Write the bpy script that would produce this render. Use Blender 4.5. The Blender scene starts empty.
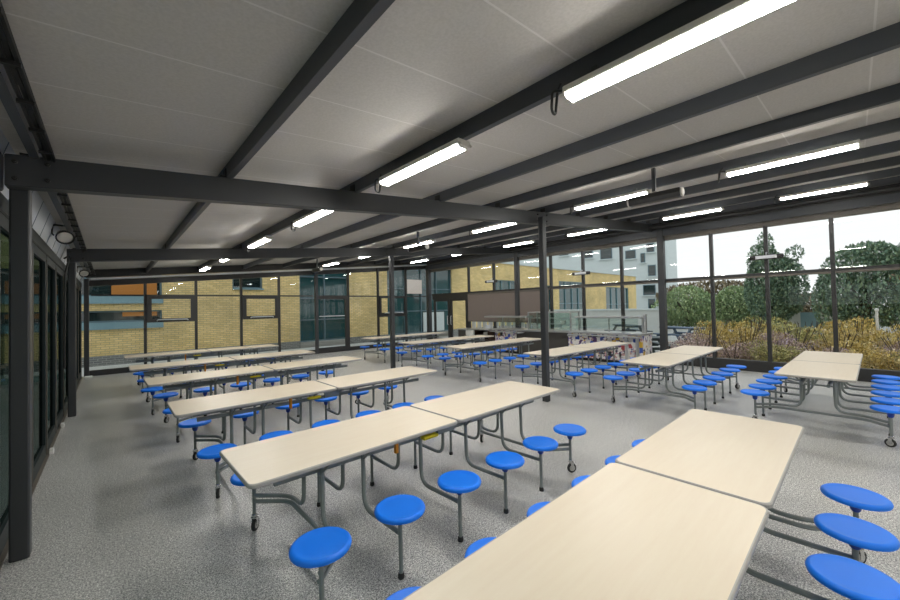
import bpy, bmesh, math, random
from mathutils import Vector, Matrix
random.seed(7)
scene = bpy.context.scene
COL = scene.collection
PI = math.pi

# ------------------------------------------------------------------ materials
def new_mat(name):
    m = bpy.data.materials.new(name); m.use_nodes = True
    nt = m.node_tree; b = nt.nodes['Principled BSDF']
    return m, nt, b
def simple(name, col, rough=.5, metal=0., spec=.5, emit=None, estr=0.):
    m, nt, b = new_mat(name)
    b.inputs['Base Color'].default_value = (*col, 1)
    b.inputs['Roughness'].default_value = rough
    b.inputs['Metallic'].default_value = metal
    b.inputs['Specular IOR Level'].default_value = spec
    if emit:
        b.inputs['Emission Color'].default_value = (*emit, 1)
        b.inputs['Emission Strength'].default_value = estr
    return m
def coords(nt, scale=(1,1,1), kind='Object'):
    tc = nt.nodes.new('ShaderNodeTexCoord'); mp = nt.nodes.new('ShaderNodeMapping')
    mp.inputs['Scale'].default_value = scale
    nt.links.new(tc.outputs[kind], mp.inputs['Vector'])
    return mp.outputs['Vector']
def ramp(nt, fac, stops, interp='LINEAR'):
    r = nt.nodes.new('ShaderNodeValToRGB'); r.color_ramp.interpolation = interp
    els = r.color_ramp.elements
    while len(els) < len(stops): els.new(.5)
    for e, (p, c) in zip(els, stops):
        e.position = p; e.color = (*c, 1)
    nt.links.new(fac, r.inputs['Fac'])
    return r.outputs['Color']
def noise(nt, vec, scale, detail=2., rough=.5):
    n = nt.nodes.new('ShaderNodeTexNoise'); n.inputs['Scale'].default_value = scale
    n.inputs['Detail'].default_value = detail; n.inputs['Roughness'].default_value = rough
    nt.links.new(vec, n.inputs['Vector'])
    return n
def mixc(nt, fac, a, b, mode='MIX'):
    mx = nt.nodes.new('ShaderNodeMix'); mx.data_type = 'RGBA'; mx.blend_type = mode
    for sock, v in ((0, fac), (6, a), (7, b)):
        if isinstance(v, (int, float)): mx.inputs[sock].default_value = v
        elif isinstance(v, tuple): mx.inputs[sock].default_value = (*v, 1)
        else: nt.links.new(v, mx.inputs[sock])
    return mx.outputs[2]

M = {}
# speckled vinyl floor
m, nt, b = new_mat('speckled_floor')
v = coords(nt)
n1 = noise(nt, v, 105, 3, .8)
n1b = noise(nt, v, 38, 2, .6)
mf = nt.nodes.new('ShaderNodeMix'); mf.inputs[0].default_value = .15
nt.links.new(n1.outputs['Fac'], mf.inputs[2]); nt.links.new(n1b.outputs['Fac'], mf.inputs[3])
c1 = ramp(nt, mf.outputs[0], [(0, (.07,.075,.08)), (.41, (.12,.125,.13)), (.47, (.32,.32,.31)), (.53, (.54,.535,.515)), (.59, (.92,.91,.87))])
n2 = noise(nt, v, 1.1, 3)
c2 = ramp(nt, n2.outputs['Fac'], [(.3, (.9,.9,.9)), (.7, (1.05,1.05,1.05))])
nt.links.new(mixc(nt, 1., c1, c2, 'MULTIPLY'), b.inputs['Base Color'])
b.inputs['Roughness'].default_value = .34
b.inputs['Specular IOR Level'].default_value = .45
M['floor'] = m
# roof sheets: warm grey panels with a fine lighter joint every 0.64 m
m, nt, b = new_mat('roof_sheet')
v = coords(nt)
sx = nt.nodes.new('ShaderNodeSeparateXYZ'); nt.links.new(v, sx.inputs[0])
md = nt.nodes.new('ShaderNodeMath'); md.operation = 'ADD'; md.inputs[1].default_value = 19.2 - 1.8
nt.links.new(sx.outputs['Y'], md.inputs[0])
mo = nt.nodes.new('ShaderNodeMath'); mo.operation = 'MODULO'; mo.inputs[1].default_value = .64
nt.links.new(md.outputs[0], mo.inputs[0])
lt = nt.nodes.new('ShaderNodeMath'); lt.operation = 'LESS_THAN'; lt.inputs[1].default_value = .012
nt.links.new(mo.outputs[0], lt.inputs[0])
ng = noise(nt, v, 60, 2)
cg = ramp(nt, ng.outputs['Fac'], [(.35, (.53,.505,.465)), (.65, (.585,.558,.518))])
nt.links.new(mixc(nt, lt.outputs[0], cg, (.69,.665,.63)), b.inputs['Base Color'])
b.inputs['Roughness'].default_value = .55
b.inputs['Specular IOR Level'].default_value = .22
M['roof'] = m
# maple laminate
m, nt, b = new_mat('maple_laminate')
v = coords(nt, (1.2, 14, 14))
n1 = noise(nt, v, 2.2, 4, .6)
cc = ramp(nt, n1.outputs['Fac'], [(.3, (.72,.625,.49)), (.5, (.735,.645,.51)), (.72, (.75,.665,.53))])
nt.links.new(cc, b.inputs['Base Color']); b.inputs['Roughness'].default_value = .36
b.inputs['Specular IOR Level'].default_value = .45
M['maple'] = m
M['edge'] = simple('grey_edge_band', (.40,.385,.36), .45)
M['blue'] = simple('blue_plastic', (.006,.20,.93), .45, spec=.35)
M['socket'] = simple('dark_blue_plastic', (.006,.045,.36), .4)
M['tube'] = simple('grey_green_enamel', (.215,.24,.235), .38)
M['rubber'] = simple('black_rubber', (.02,.02,.02), .7)
M['hub'] = simple('grey_wheel_hub', (.45,.45,.43), .5)
M['chrome'] = simple('chrome', (.6,.6,.6), .2, 1.)
M['yellow'] = simple('yellow_plastic', (.75,.62,.02), .5)
M['orange'] = simple('orange_plastic', (.75,.28,.02), .5)
M['steelpaint'] = simple('anthracite_steel', (.040,.043,.047), .42)
M['purlin'] = simple('anthracite_purlin', (.06,.066,.075), .42)
M['frame'] = simple('anthracite_frame', (.028,.028,.028), .4)
M['doorframe'] = simple('dark_green_grey_frame', (.014,.022,.024), .5, spec=.3)
M['brown_metal'] = simple('brown_grey_metal', (.13,.115,.095), .45)
M['light_metal'] = simple('pale_grey_metal', (.66,.69,.72), .45)
M['stainless'] = simple('brushed_stainless', (.55,.56,.56), .3, .75)
M['fixture'] = simple('white_fixture', (.72,.69,.63), .4)
M['led'] = simple('led_diffuser', (.9,.9,.9), .4, emit=(1, .975, .92), estr=58)
M['black'] = simple('black_cable', (.012,.012,.012), .5)
M['blind'] = simple('taupe_blind_fabric', (.20,.165,.145), .9)
M['counter_dark'] = simple('dark_grey_laminate', (.055,.052,.045), .5)
M['white'] = simple('white_paint', (.75,.75,.72), .5)
M['dark_brown'] = simple('dark_brown_wood', (.035,.018,.012), .5)
M['backwall'] = simple('pale_painted_wall', (.8,.78,.74), .8)
M['shade'] = simple('dark_interior_shade', (.02,.02,.02), .8)

def glass(name, tint=(1,1,1), refl=1.0, graze=.9):
    m = bpy.data.materials.new(name); m.use_nodes = True; nt = m.node_tree
    for n in list(nt.nodes): nt.nodes.remove(n)
    out = nt.nodes.new('ShaderNodeOutputMaterial'); mx = nt.nodes.new('ShaderNodeMixShader')
    tr = nt.nodes.new('ShaderNodeBsdfTransparent'); tr.inputs['Color'].default_value = (*tint, 1)
    gl = nt.nodes.new('ShaderNodeBsdfGlossy'); gl.inputs['Roughness'].default_value = .0
    lw = nt.nodes.new('ShaderNodeLayerWeight'); lw.inputs['Blend'].default_value = .5
    pw = nt.nodes.new('ShaderNodeMath'); pw.operation = 'POWER'; pw.inputs[1].default_value = 5
    nt.links.new(lw.outputs['Facing'], pw.inputs[0])
    mu = nt.nodes.new('ShaderNodeMath'); mu.operation = 'MULTIPLY_ADD'; mu.inputs[1].default_value = graze; mu.inputs[2].default_value = .035*refl
    mu.use_clamp = True
    nt.links.new(pw.outputs[0], mu.inputs[0]); nt.links.new(mu.outputs[0], mx.inputs[0])
    nt.links.new(tr.outputs[0], mx.inputs[1]); nt.links.new(gl.outputs[0], mx.inputs[2])
    nt.links.new(mx.outputs[0], out.inputs['Surface'])
    return m
M['glass'] = glass('clear_glass', (.985,.992,.988), .65)
M['glass_green'] = glass('green_tinted_glass', (.86,.93,.90), .8, .35)
M['glass_dark'] = glass('dark_green_glass', (.28,.36,.34), .8, .22)
M['glass_case'] = glass('display_glass', (.90,.96,.94), 1.6)

# yellow stock brick
def brick_mat(name, a, b2, mortar, scale=1.):
    m, nt, b = new_mat(name)
    v = coords(nt)
    s = nt.nodes.new('ShaderNodeSeparateXYZ'); nt.links.new(v, s.inputs[0])
    ad = nt.nodes.new('ShaderNodeMath'); ad.operation = 'ADD'
    nt.links.new(s.outputs['X'], ad.inputs[0]); nt.links.new(s.outputs['Y'], ad.inputs[1])
    cb = nt.nodes.new('ShaderNodeCombineXYZ')
    nt.links.new(ad.outputs[0], cb.inputs['X']); nt.links.new(s.outputs['Z'], cb.inputs['Y'])
    br = nt.nodes.new('ShaderNodeTexBrick'); nt.links.new(cb.outputs[0], br.inputs['Vector'])
    br.inputs['Scale'].default_value = 1.; br.inputs['Brick Width'].default_value = .225*scale
    br.inputs['Row Height'].default_value = .075*scale; br.inputs['Mortar Size'].default_value = .009*scale
    br.inputs['Color1'].default_value = (*a, 1); br.inputs['Color2'].default_value = (*b2, 1)
    br.inputs['Mortar'].default_value = (*mortar, 1)
    nn = noise(nt, v, .7, 4)
    cc = ramp(nt, nn.outputs['Fac'], [(.3, (.78,.78,.78)), (.7, (1.12,1.1,1.05))])
    nt.links.new(mixc(nt, 1., br.outputs['Color'], cc, 'MULTIPLY'), b.inputs['Base Color'])
    b.inputs['Roughness'].default_value = .85
    return m
M['brick'] = brick_mat('yellow_stock_brick', (.92,.72,.34), (.74,.56,.24), (.50,.41,.22), 1.05)
M['grey_brick'] = brick_mat('grey_plinth_brick', (.22,.23,.22), (.15,.16,.16), (.4,.4,.38))
M['teal_sill'] = simple('teal_grey_metal', (.20,.33,.37), .4)
M['teal_frame'] = simple('teal_window_frame', (.10,.17,.20), .4)
M['dark_glass'] = simple('dark_window_glass', (.015,.03,.03), .06, spec=.9)
M['teal_glass'] = simple('teal_window_glass', (.02,.075,.08), .05, spec=1.)
M['amber_room'] = simple('amber_lit_room', (.35,.12,.02), .6, emit=(.50,.27,.03), estr=.12)
M['pale_render'] = simple('pale_grey_render', (.60,.66,.65), .8)
M['paving'] = None
m, nt, b = new_mat('concrete_paving')
v = coords(nt); n1 = noise(nt, v, .6, 5)
nt.links.new(ramp(nt, n1.outputs['Fac'], [(.3, (.33,.33,.30)), (.7, (.50,.50,.47))]), b.inputs['Base Color'])
b.inputs['Roughness'].default_value = .9; M['paving'] = m
m, nt, b = new_mat('dry_straw')
v = coords(nt); n1 = noise(nt, v, 9, 5)
nt.links.new(ramp(nt, n1.outputs['Fac'], [(.3, (.24,.15,.05)), (.55, (.45,.31,.12)), (.75, (.6,.45,.22))]), b.inputs['Base Color'])
b.inputs['Roughness'].default_value = .95; M['straw'] = m
M['picnic'] = simple('grey_green_picnic_plastic', (.055,.075,.078), .6)
M['picnic_blue'] = simple('blue_grey_picnic_plastic', (.07,.11,.16), .6)
M['bark'] = simple('bark', (.09,.07,.05), .9)
M['fence_pale'] = simple('pale_concrete', (.55,.57,.54), .8)
M['red_roof'] = simple('red_tile', (.45,.12,.06), .7)

def leaf_mat(name, stops):
    m, nt, b = new_mat(name)
    g = nt.nodes.new('ShaderNodeNewGeometry')
    nt.links.new(ramp(nt, g.outputs['Random Per Island'], stops), b.inputs['Base Color'])
    b.inputs['Roughness'].default_value = .7
    return m
M['leaf_dark'] = leaf_mat('dark_green_leaves', [(0, (.09,.16,.11)), (.5, (.16,.26,.17)), (1, (.30,.40,.24))])
M['leaf_light'] = leaf_mat('light_green_leaves', [(0, (.17,.25,.12)), (.5, (.31,.42,.20)), (1, (.48,.55,.28))])
M['leaf_brown'] = leaf_mat('brown_green_leaves', [(0, (.14,.12,.07)), (.5, (.22,.17,.10)), (1, (.30,.25,.14))])
M['leaf_ochre'] = leaf_mat('ochre_shrub_leaves', [(0, (.25,.22,.06)), (.4, (.60,.44,.12)), (.8, (.80,.60,.20)), (1, (.85,.75,.45))])
M['leaf_purple'] = leaf_mat('purple_brown_shrub_leaves', [(0, (.28,.20,.17)), (.4, (.52,.38,.36)), (.75, (.66,.52,.50)), (1, (.75,.6,.35))])
M['leaf_olive'] = leaf_mat('olive_shrub_leaves', [(0, (.22,.24,.08)), (.5, (.45,.43,.16)), (1, (.70,.60,.26))])

# collage front of the servery: patches of torn poster colours
def collage(name, seed):
    m, nt, b = new_mat(name)
    v = coords(nt, (1, 1, 1))
    mp = nt.nodes.new('ShaderNodeMapping'); mp.inputs['Location'].default_value = (seed, seed*2.3, 0)
    nt.links.new(v, mp.inputs['Vector'])
    vo = nt.nodes.new('ShaderNodeTexVoronoi'); vo.distance = 'CHEBYCHEV'; vo.inputs['Scale'].default_value = 7.5
    nt.links.new(mp.outputs[0], vo.inputs['Vector'])
    s = nt.nodes.new('ShaderNodeSeparateColor'); nt.links.new(vo.outputs['Color'], s.inputs[0])
    cc = ramp(nt, s.outputs[0], [(0, (.75,.73,.70)), (.30, (.03,.03,.035)), (.40, (.04,.09,.40)), (.50, (.62,.60,.58)), (.62, (.65,.42,.05)),
                                 (.70, (.38,.06,.06)), (.76, (.55,.5,.62)), (.86, (.10,.05,.16)), (.92, (.72,.70,.66))], 'CONSTANT')
    vo2 = nt.nodes.new('ShaderNodeTexVoronoi'); vo2.distance = 'MANHATTAN'; vo2.inputs['Scale'].default_value = 19
    nt.links.new(mp.outputs[0], vo2.inputs['Vector'])
    s2 = nt.nodes.new('ShaderNodeSeparateColor'); nt.links.new(vo2.outputs['Color'], s2.inputs[0])
    c2 = ramp(nt, s2.outputs[1], [(0, (.8,.78,.76)), (.35, (.06,.05,.08)), (.5, (.5,.28,.30)), (.65, (.6,.58,.62)), (.8, (.12,.12,.35)), (.9, (.7,.55,.3))], 'CONSTANT')
    gt = nt.nodes.new('ShaderNodeMath'); gt.operation = 'GREATER_THAN'; gt.inputs[1].default_value = .55
    nt.links.new(s.outputs[2], gt.inputs[0])
    nt.links.new(mixc(nt, gt.outputs[0], cc, c2), b.inputs['Base Color'])
    b.inputs['Roughness'].default_value = .35
    return m
M['collage'] = collage('poster_collage', 1.7)
M['collage2'] = collage('poster_collage_two', 5.1)

# ------------------------------------------------------------------ helpers
def obj(name, bm, mats, parent=None, smooth=False, loc=None):
    me = bpy.data.meshes.new(name)
    bmesh.ops.recalc_face_normals(bm, faces=bm.faces[:])
    bm.to_mesh(me); bm.free()
    for mm in (mats if isinstance(mats, (list, tuple)) else [mats]): me.materials.append(mm)
    if smooth:
        for p in me.polygons: p.use_smooth = True
        try: me.set_sharp_from_angle(angle=math.radians(40))
        except Exception: pass
    o = bpy.data.objects.new(name, me); COL.objects.link(o)
    if parent is not None: o.parent = parent
    if loc is not None: o.location = loc
    return o
def tag(o, label=None, cat=None, group=None, kind=None):
    for k, v in (('label', label), ('category', cat), ('group', group), ('kind', kind)):
        if v: o[k] = v
    return o
def thing(name, label, cat, loc=(0,0,0), rz=0, group=None, kind=None):
    o = bpy.data.objects.new(name, None); COL.objects.link(o); o.empty_display_size = .2
    o.location = loc; o.rotation_euler = (0, 0, rz)
    return tag(o, label, cat, group, kind)
def box(bm, x0, x1, y0, y1, z0, z1, f0=None, mi=0):
    """box; f0(x, z) may remap z"""
    vs = []
    for x in (x0, x1):
        for y in (y0, y1):
            for z in (z0, z1):
                vs.append(bm.verts.new((x, y, f0(x, y, z) if f0 else z)))
    fs = []
    for q in ((0,1,3,2), (4,6,7,5), (0,4,5,1), (2,3,7,6), (0,2,6,4), (1,5,7,3)):
        f = bm.faces.new([vs[i] for i in q]); f.material_index = mi; fs.append(f)
    return fs
def B(*a, **k):
    bm = bmesh.new(); box(bm, *a, **k); return bm
def bev(bm, w=.006, seg=2):
    bmesh.ops.bevel(bm, geom=bm.edges[:], offset=w, segments=seg, affect='EDGES', profile=.5)
    return bm
def quadbar(bm, A, Bp, z0, z1, t):
    """upright slab along the ground line A-B, thickness t"""
    a = Vector((A[0], A[1], 0)); b = Vector((Bp[0], Bp[1], 0)); d = (b-a).normalized(); n = Vector((-d.y, d.x, 0))*t/2
    vs = [bm.verts.new((p.x, p.y, z)) for p in (a+n, a-n, b+n, b-n) for z in (z0, z1)]
    for q in ((0,1,3,2), (4,6,7,5), (0,4,5,1), (2,3,7,6), (0,2,6,4), (1,5,7,3)):
        bm.faces.new([vs[i] for i in q])
def roundpath(pts, r, seg=5):
    out = [Vector(pts[0])]
    for i in range(1, len(pts)-1):
        p = Vector(pts[i]); a = Vector(pts[i-1])-p; b = Vector(pts[i+1])-p
        d = min(r, a.length*.49, b.length*.49)
        s, e = p+a.normalized()*d, p+b.normalized()*d
        for k in range(seg+1):
            t = k/seg; out.append(s*(1-t)**2 + p*2*t*(1-t) + e*t*t)
    out.append(Vector(pts[-1])); return out
def tube(bm, pts, rad, n=8, cap=True):
    pts = [Vector(p) for p in pts]
    rings = []; up = None
    for i, p in enumerate(pts):
        d = (pts[min(i+1, len(pts)-1)] - pts[max(i-1, 0)]).normalized()
        if up is None:
            up = Vector((0,0,1)) if abs(d.z) < .9 else Vector((1,0,0))
        s = d.cross(up).normalized(); up = s.cross(d).normalized()
        rings.append([bm.verts.new(p + s*math.cos(2*PI*k/n)*rad + up*math.sin(2*PI*k/n)*rad) for k in range(n)])
    for a, b in zip(rings, rings[1:]):
        for k in range(n): bm.faces.new((a[k], a[(k+1)%n], b[(k+1)%n], b[k]))
    if cap:
        bm.faces.new(rings[0]); bm.faces.new(rings[-1])
def lathe(bm, prof, n=24, c=(0,0,0), axis='z'):
    rings = []
    for r, z in prof:
        ring = []
        for k in range(n):
            a = 2*PI*k/n; p = (r*math.cos(a), r*math.sin(a), z)
            if axis == 'y': p = (p[0], p[2], p[1])
            if axis == 'x': p = (p[2], p[0], p[1])
            ring.append(bm.verts.new((c[0]+p[0], c[1]+p[1], c[2]+p[2])))
        rings.append(ring)
    for a, b in zip(rings, rings[1:]):
        for k in range(n): bm.faces.new((a[k], a[(k+1)%n], b[(k+1)%n], b[k]))
    bm.faces.new(rings[0]); bm.faces.new(rings[-1])
def copy_tree(o, parent=None, skip=()):
    c = o.copy(); COL.objects.link(c)
    if parent is not None: c.parent = parent
    for ch in list(KIDS.get(o.name, [])):
        if ch.name.split('.')[0] not in skip: copy_tree(ch, c, skip)
    return c
KIDS = {}
def index_kids():
    KIDS.clear()
    for o in scene.objects:
        if o.parent: KIDS.setdefault(o.parent.name, []).append(o)

zb = lambda X: 3.35 + .0943*(X - 6.17)        # underside of the sloping main beams
slope = lambda r: (lambda x, y, z: zb(x) + z)

# ------------------------------------------------------------------ room shell
XW0, XW1, YB, YF = -.60, 12.0, -5.0, 15.1
FA, FB = (-.52, 15.15), (12.2, 14.9)           # line of the glazed far wall
fy = lambda x: FA[1] + (x-FA[0])*(FB[1]-FA[1])/(FB[0]-FA[0])
RA, RB_ = (12.0, 0.), (12.2, 14.9)             # line of the glazed right wall
rx = lambda y: RA[0] + (y-RA[1])*(RB_[0]-RA[0])/(RB_[1]-RA[1])

tag(obj('floor', B(-.78, 12.35, YB, 15.3, -.12, 0), M['floor']), 'grey speckled vinyl floor of the dining hall', 'floor', kind='structure')
bm = bmesh.new(); box(bm, -.62, 12.35, YB, 15.3, .352, .46, f0=slope(0))
tag(obj('ceiling', bm, M['roof']), 'warm grey sloping roof sheets above the steel purlins', 'ceiling', kind='structure')
tag(obj('wall_back', B(-.78, 12.35, YB-.15, YB, 0, 4.4), M['backwall']), 'plain pale wall at the near end of the hall', 'wall', kind='structure')

# main beams and columns
def beam(y, w=.12):
    bm = bmesh.new(); box(bm, -.55, 12.05, y-w/2, y+w/2, -.005, .225, f0=slope(0)); bev(bm, .006, 1)
    return obj('roof_beam', bm, M['steelpaint'])
def column(x, y, w, z1, name='column'):
    bm = B(x-w/2, x+w/2, y-w/2, y+w/2, 0, z1); bev(bm, .012, 2)
    return obj(name, bm, M['steelpaint'])
for y, l in ((4.12, 'nearer of the two dark steel beams crossing the hall'), (9.35, 'farther of the two dark steel beams crossing the hall')):
    bmo = beam(y); tag(bmo, l, 'beam', kind='structure')
    for x in (-.50, -.34, 6.0, 6.3):
        for dz in (.05, .17):
            bm = bmesh.new(); lathe(bm, [(.016, 0), (.016, .014), (.009, .02), (.009, .03)], 8, (x, y-.06, zb(x)+dz), 'y')
            for v in bm.verts: v.co.y = 2*(y-.06) - v.co.y
            obj('bolt', bm, M['black'], bmo)
beam(-1.1)['kind'] = 'structure'
bm = bmesh.new(); box(bm, -.80, -.565, 4.0, 4.18, -.03, .245, f0=slope(0)); bev(bm, .02, 2)
tag(obj('beam_stub', bm, M['steelpaint']), 'rounded dark steel stub bolted on at the outer side of the nearest left column', 'beam', kind='structure')
for (x, y, w, l) in ((-.49, 4.22, .105, 'dark steel column beside the left wall, nearest the camera'),
                     (-.49, 9.39, .105, 'dark steel column halfway down the left wall'),
                     (-.49, 15.02, .11, 'dark steel column in the far left corner'),
                     (5.97, 3.95, .11, 'dark freestanding column standing among the tables, nearer one'),
                     (6.22, 9.38, .115, 'dark freestanding column standing among the tables, farther one'),
                     (6.24, 14.93, .12, 'dark steel column on the glazed far wall'),
                     (11.93, 3.86, .17, 'dark steel column on the window wall by the shrubs'),
                     (12.0, 9.15, .17, 'dark steel column on the window wall between the blinds'),
                     (12.1, 14.85, .20, 'dark steel column in the far right corner'),
                     (-.49, -1.1, .105, None), (6.0, -1.1, .11, None), (11.93, -1.25, .17, None)):
    tag(column(x, y, w, zb(x)+.1), l, 'column' if l else None, kind='structure')
# purlins
for k in range(-1, 9):
    x = .88 + 1.36*k
    if k == -1: x = -.385
    bm = bmesh.new(); box(bm, x-.045, x+.005, YB, 15.1, .212, .352, f0=lambda X, Y, z, x=x: zb(x)+z)
    tag(obj('roof_purlin', bm, M['purlin']), None, None, kind='structure')
    for y in (4.12, 9.35):
        bm = bmesh.new(); box(bm, x-.095, x-.045, y-.05, y+.05, .225, .235, f0=lambda X, Y, z, x=x: zb(x)+z)
        box(bm, x-.053, x-.045, y-.05, y+.05, .235, .31, f0=lambda X, Y, z, x=x: zb(x)+z)
        obj('purlin_cleat', bm, M['black'])['kind'] = 'structure'

# cable tray along the first purlin
ct = thing('cable_tray', 'black cable tray with tied cables running along the leftmost purlin', 'cable tray', (0,0,0))
for dx in (.0, .045):
    bm = bmesh.new(); tube(bm, [(-.35+dx, -4.9, zb(-.36)+.21), (-.35+dx, 14.9, zb(-.36)+.21)], .012, 6)
    obj('side_rail', bm, M['black'], ct)
bm = bmesh.new(); y = -4.8; pts = []
while y < 14.9:
    pts.append((-.328+.005*math.sin(y*9), y, zb(-.36)+.222+.005*math.cos(y*13))); y += .12
tube(bm, pts, .017, 6); obj('cable', bm, M['black'], ct)
bm = bmesh.new(); y = -4.6
while y < 14.8:
    box(bm, -.362, -.295, y, y+.022, zb(-.36)+.178, zb(-.36)+.196); y += .42
obj('tray_rungs', bm, M['black'], ct)['kind'] = 'stuff'

# pale trim and head box above the left wall
bm = bmesh.new()
vs = [(-.60, 3.045), (-.585, 3.07), (-.66, 2.74), (-.64, 2.72)]
for (x0, z0), (x1, z1) in (((-.64, 2.70), (-.54, 3.05)),):
    q = [bm.verts.new(p) for y in (YB, 15.0) for p in ((x0, y, z0), (x1, y, z1), (x1-.03, y, z1+.01), (x0-.03, y, z0+.01))]
    for f in ((0,1,2,3), (4,5,6,7), (0,1,5,4), (1,2,6,5), (2,3,7,6), (3,0,4,7)): bm.faces.new([q[i] for i in f])
tag(obj('trim_1', bm, M['light_metal']), 'pale grey metal fascia above the folding doors on the left', 'trim', kind='structure')
y = .3
bm = bmesh.new()
while y < 15:
    q = [bm.verts.new(p) for p in ((-.637, y, 2.70), (-.537, y, 3.05), (-.537, y+.012, 3.05), (-.637, y+.012, 2.70), (-.642, y, 2.70), (-.542, y, 3.05), (-.542, y+.012, 3.05), (-.642, y+.012, 2.70))]
    for f in ((0,1,2,3), (4,5,6,7), (0,1,5,4), (1,2,6,5), (2,3,7,6), (3,0,4,7)): bm.faces.new([q[i] for i in f])
    y += .64
tag(obj('trim_2', bm, M['teal_frame']), 'thin joints in the pale fascia above the left doors', 'trim', kind='structure')
bm = B(-.68, -.585, YB, 15.0, 2.56, 2.70); bev(bm, .01, 1)
tag(obj('trim_3', bm, M['doorframe']), 'dark head rail over the folding glass doors', 'trim', kind='structure')
bm = B(-.70, -.57, YB, 15.0, 0, .012)
tag(obj('trim_4', bm, M['brown_metal']), 'floor track under the folding glass doors', 'trim', kind='structure')
# left wall: tall folding glass leaves
ys = [-5, -3.7, -2.4, -1.1, .2, 1.5, 2.8, 4.2, 5.85, 7.05, 8.2, 9.45, 10.9, 12.3, 13.7, 15.0]
for i in range(len(ys)-1):
    a, b_ = ys[i]+.015, ys[i+1]-.015
    d = thing('door_%d' % (i+1), None, None, (0,0,0), kind='structure')
    bm = bmesh.new()
    box(bm, -.655, -.60, a, a+.10, .012, 2.56); box(bm, -.655, -.60, b_-.10, b_, .012, 2.56)
    box(bm, -.655, -.60, a+.10, b_-.10, 2.46, 2.56); box(bm, -.655, -.60, a+.10, b_-.10, .012, .16)
    obj('door_frame', bm, M['doorframe'], d)
    obj('glass_pane', B(-.632, -.624, a+.10, b_-.10, .16, 2.46), M['glass_green'] if b_ < 4 else M['glass_dark'], d)
    bm = bmesh.new(); tube(bm, [(-.594, b_-.03, .02), (-.594, b_-.03, 2.5)], .006, 6)
    obj('edge_strip', bm, M['brown_metal'], d)
bm = bmesh.new(); tube(bm, roundpath([(-.575, 9.15, 2.75), (-.50, 9.15, 2.82), (-.55, 9.02, 2.5), (-.56, 9.02, .9)], .08), .014, 6)
tag(obj('hanging_cable', bm, M['black']), 'black cable looping down beside the middle left column', 'cable')
for y_, l in ((7.07, 'small pale floor bracket at the foot of the door leaf nearer the camera'), (8.6, 'small pale floor bracket beside the middle left column')):
    bm = B(-.575, -.535, y_-.05, y_+.05, .0, .07); bev(bm, .006, 1)
    tag(obj('floor_bracket', bm, M['white']), l, 'bracket')
bm = B(-.53, -.36, 14.55, 14.85, 0, .05)
tag(obj('doorstop_block', bev(bm, .01, 1), M['white']), 'low white block on the floor at the far left corner', 'block')

# clamp lamps on the left purlin
def clamp_lamp(loc, label):
    t = thing('clamp_floodlight', label, 'floodlight', loc, PI+.15)
    bm = bmesh.new(); lathe(bm, [(.02, -.07), (.06, -.06), (.085, -.01), (.095, .04), (.095, .055), (.08, .055), (.07, .0), (.01, -.03)], 20, (0,0,0), 'y')
    for v in bm.verts: v.co = Matrix.Rotation(-.5, 3, 'X') @ v.co
    obj('lamp_head', bm, M['black'], t, True)
    bm = bmesh.new(); lathe(bm, [(.001, .0), (.075, .03), (.078, .034), (.001, .036)], 20, (0,0,0), 'y')
    for v in bm.verts: v.co = Matrix.Rotation(-.5, 3, 'X') @ v.co
    obj('lens', bm, M['fixture'], t, True)
    bm = bmesh.new(); tube(bm, roundpath([(-.10, 0, 0), (-.12, 0, .02), (-.12, .02, .14), (.12, .02, .14), (.12, 0, .02), (.10, 0, 0)], .04), .008, 6)
    obj('yoke', bm, M['black'], t)
    bm = bmesh.new(); tube(bm, [(0, .02, .14), (0, .02, .30)], .012, 6); box(bm, .02, .14, .0, .04, .13, .15)
    obj('bracket', bm, M['black'], t)
    return t
clamp_lamp((-.45, 7.3, 2.86), 'black clamp floodlight hanging above the left doors, nearer one')
clamp_lamp((-.45, 12.6, 2.80), 'black clamp floodlight hanging above the left doors, farther one')

# ---- far glazed wall
WN = [0]
def nextn(): WN[0] += 1; return WN[0]
FX = [-.43, .83, 2.16, 3.52, 4.82, 6.18, 7.68, 9.16, 10.71, 12.0]
headF = lambda x: zb(x) - .09
for i, x in enumerate(FX[1:-1]):
    if abs(x-6.18) < .05: continue
    w = .075
    tag(obj('trim_%d' % (10+i), B(x-w/2, x+w/2, fy(x)-.05, fy(x)+.05, 0, headF(x)+.1), M['frame']), None, None, kind='structure')
bm = bmesh.new(); box(bm, -.5, 12.1, 15.0, 15.15, -.12, .05, f0=slope(0)); 
tag(obj('trim_20', bm, M['frame']), 'dark head member over the far glazing', 'trim', kind='structure')
bm = bmesh.new(); box(bm, -.4, 12.0, 14.80, 14.98, .05, .10, f0=slope(0))  # pale colour stands in for daylight showing between the two dark members
tag(obj('trim_21', bm, M['light_metal']), 'pale strip coloured as a daylight slit along the head of the far wall', 'trim', kind='structure')
bm = bmesh.new(); box(bm, -.5, 12.1, 14.86, 15.15, .13, .36, f0=slope(0))
tag(obj('trim_22', bm, M['frame']), 'dark beam at the top of the far wall', 'trim', kind='structure')
bm = bmesh.new(); quadbar(bm, (-.45, fy(-.45)), (12.1, fy(12.1)), 0, .16, .12)
tag(obj('trim_23', bm, M['frame']), 'dark kick plate along the foot of the far glazing', 'trim', kind='structure')
TR = 2.36
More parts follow.
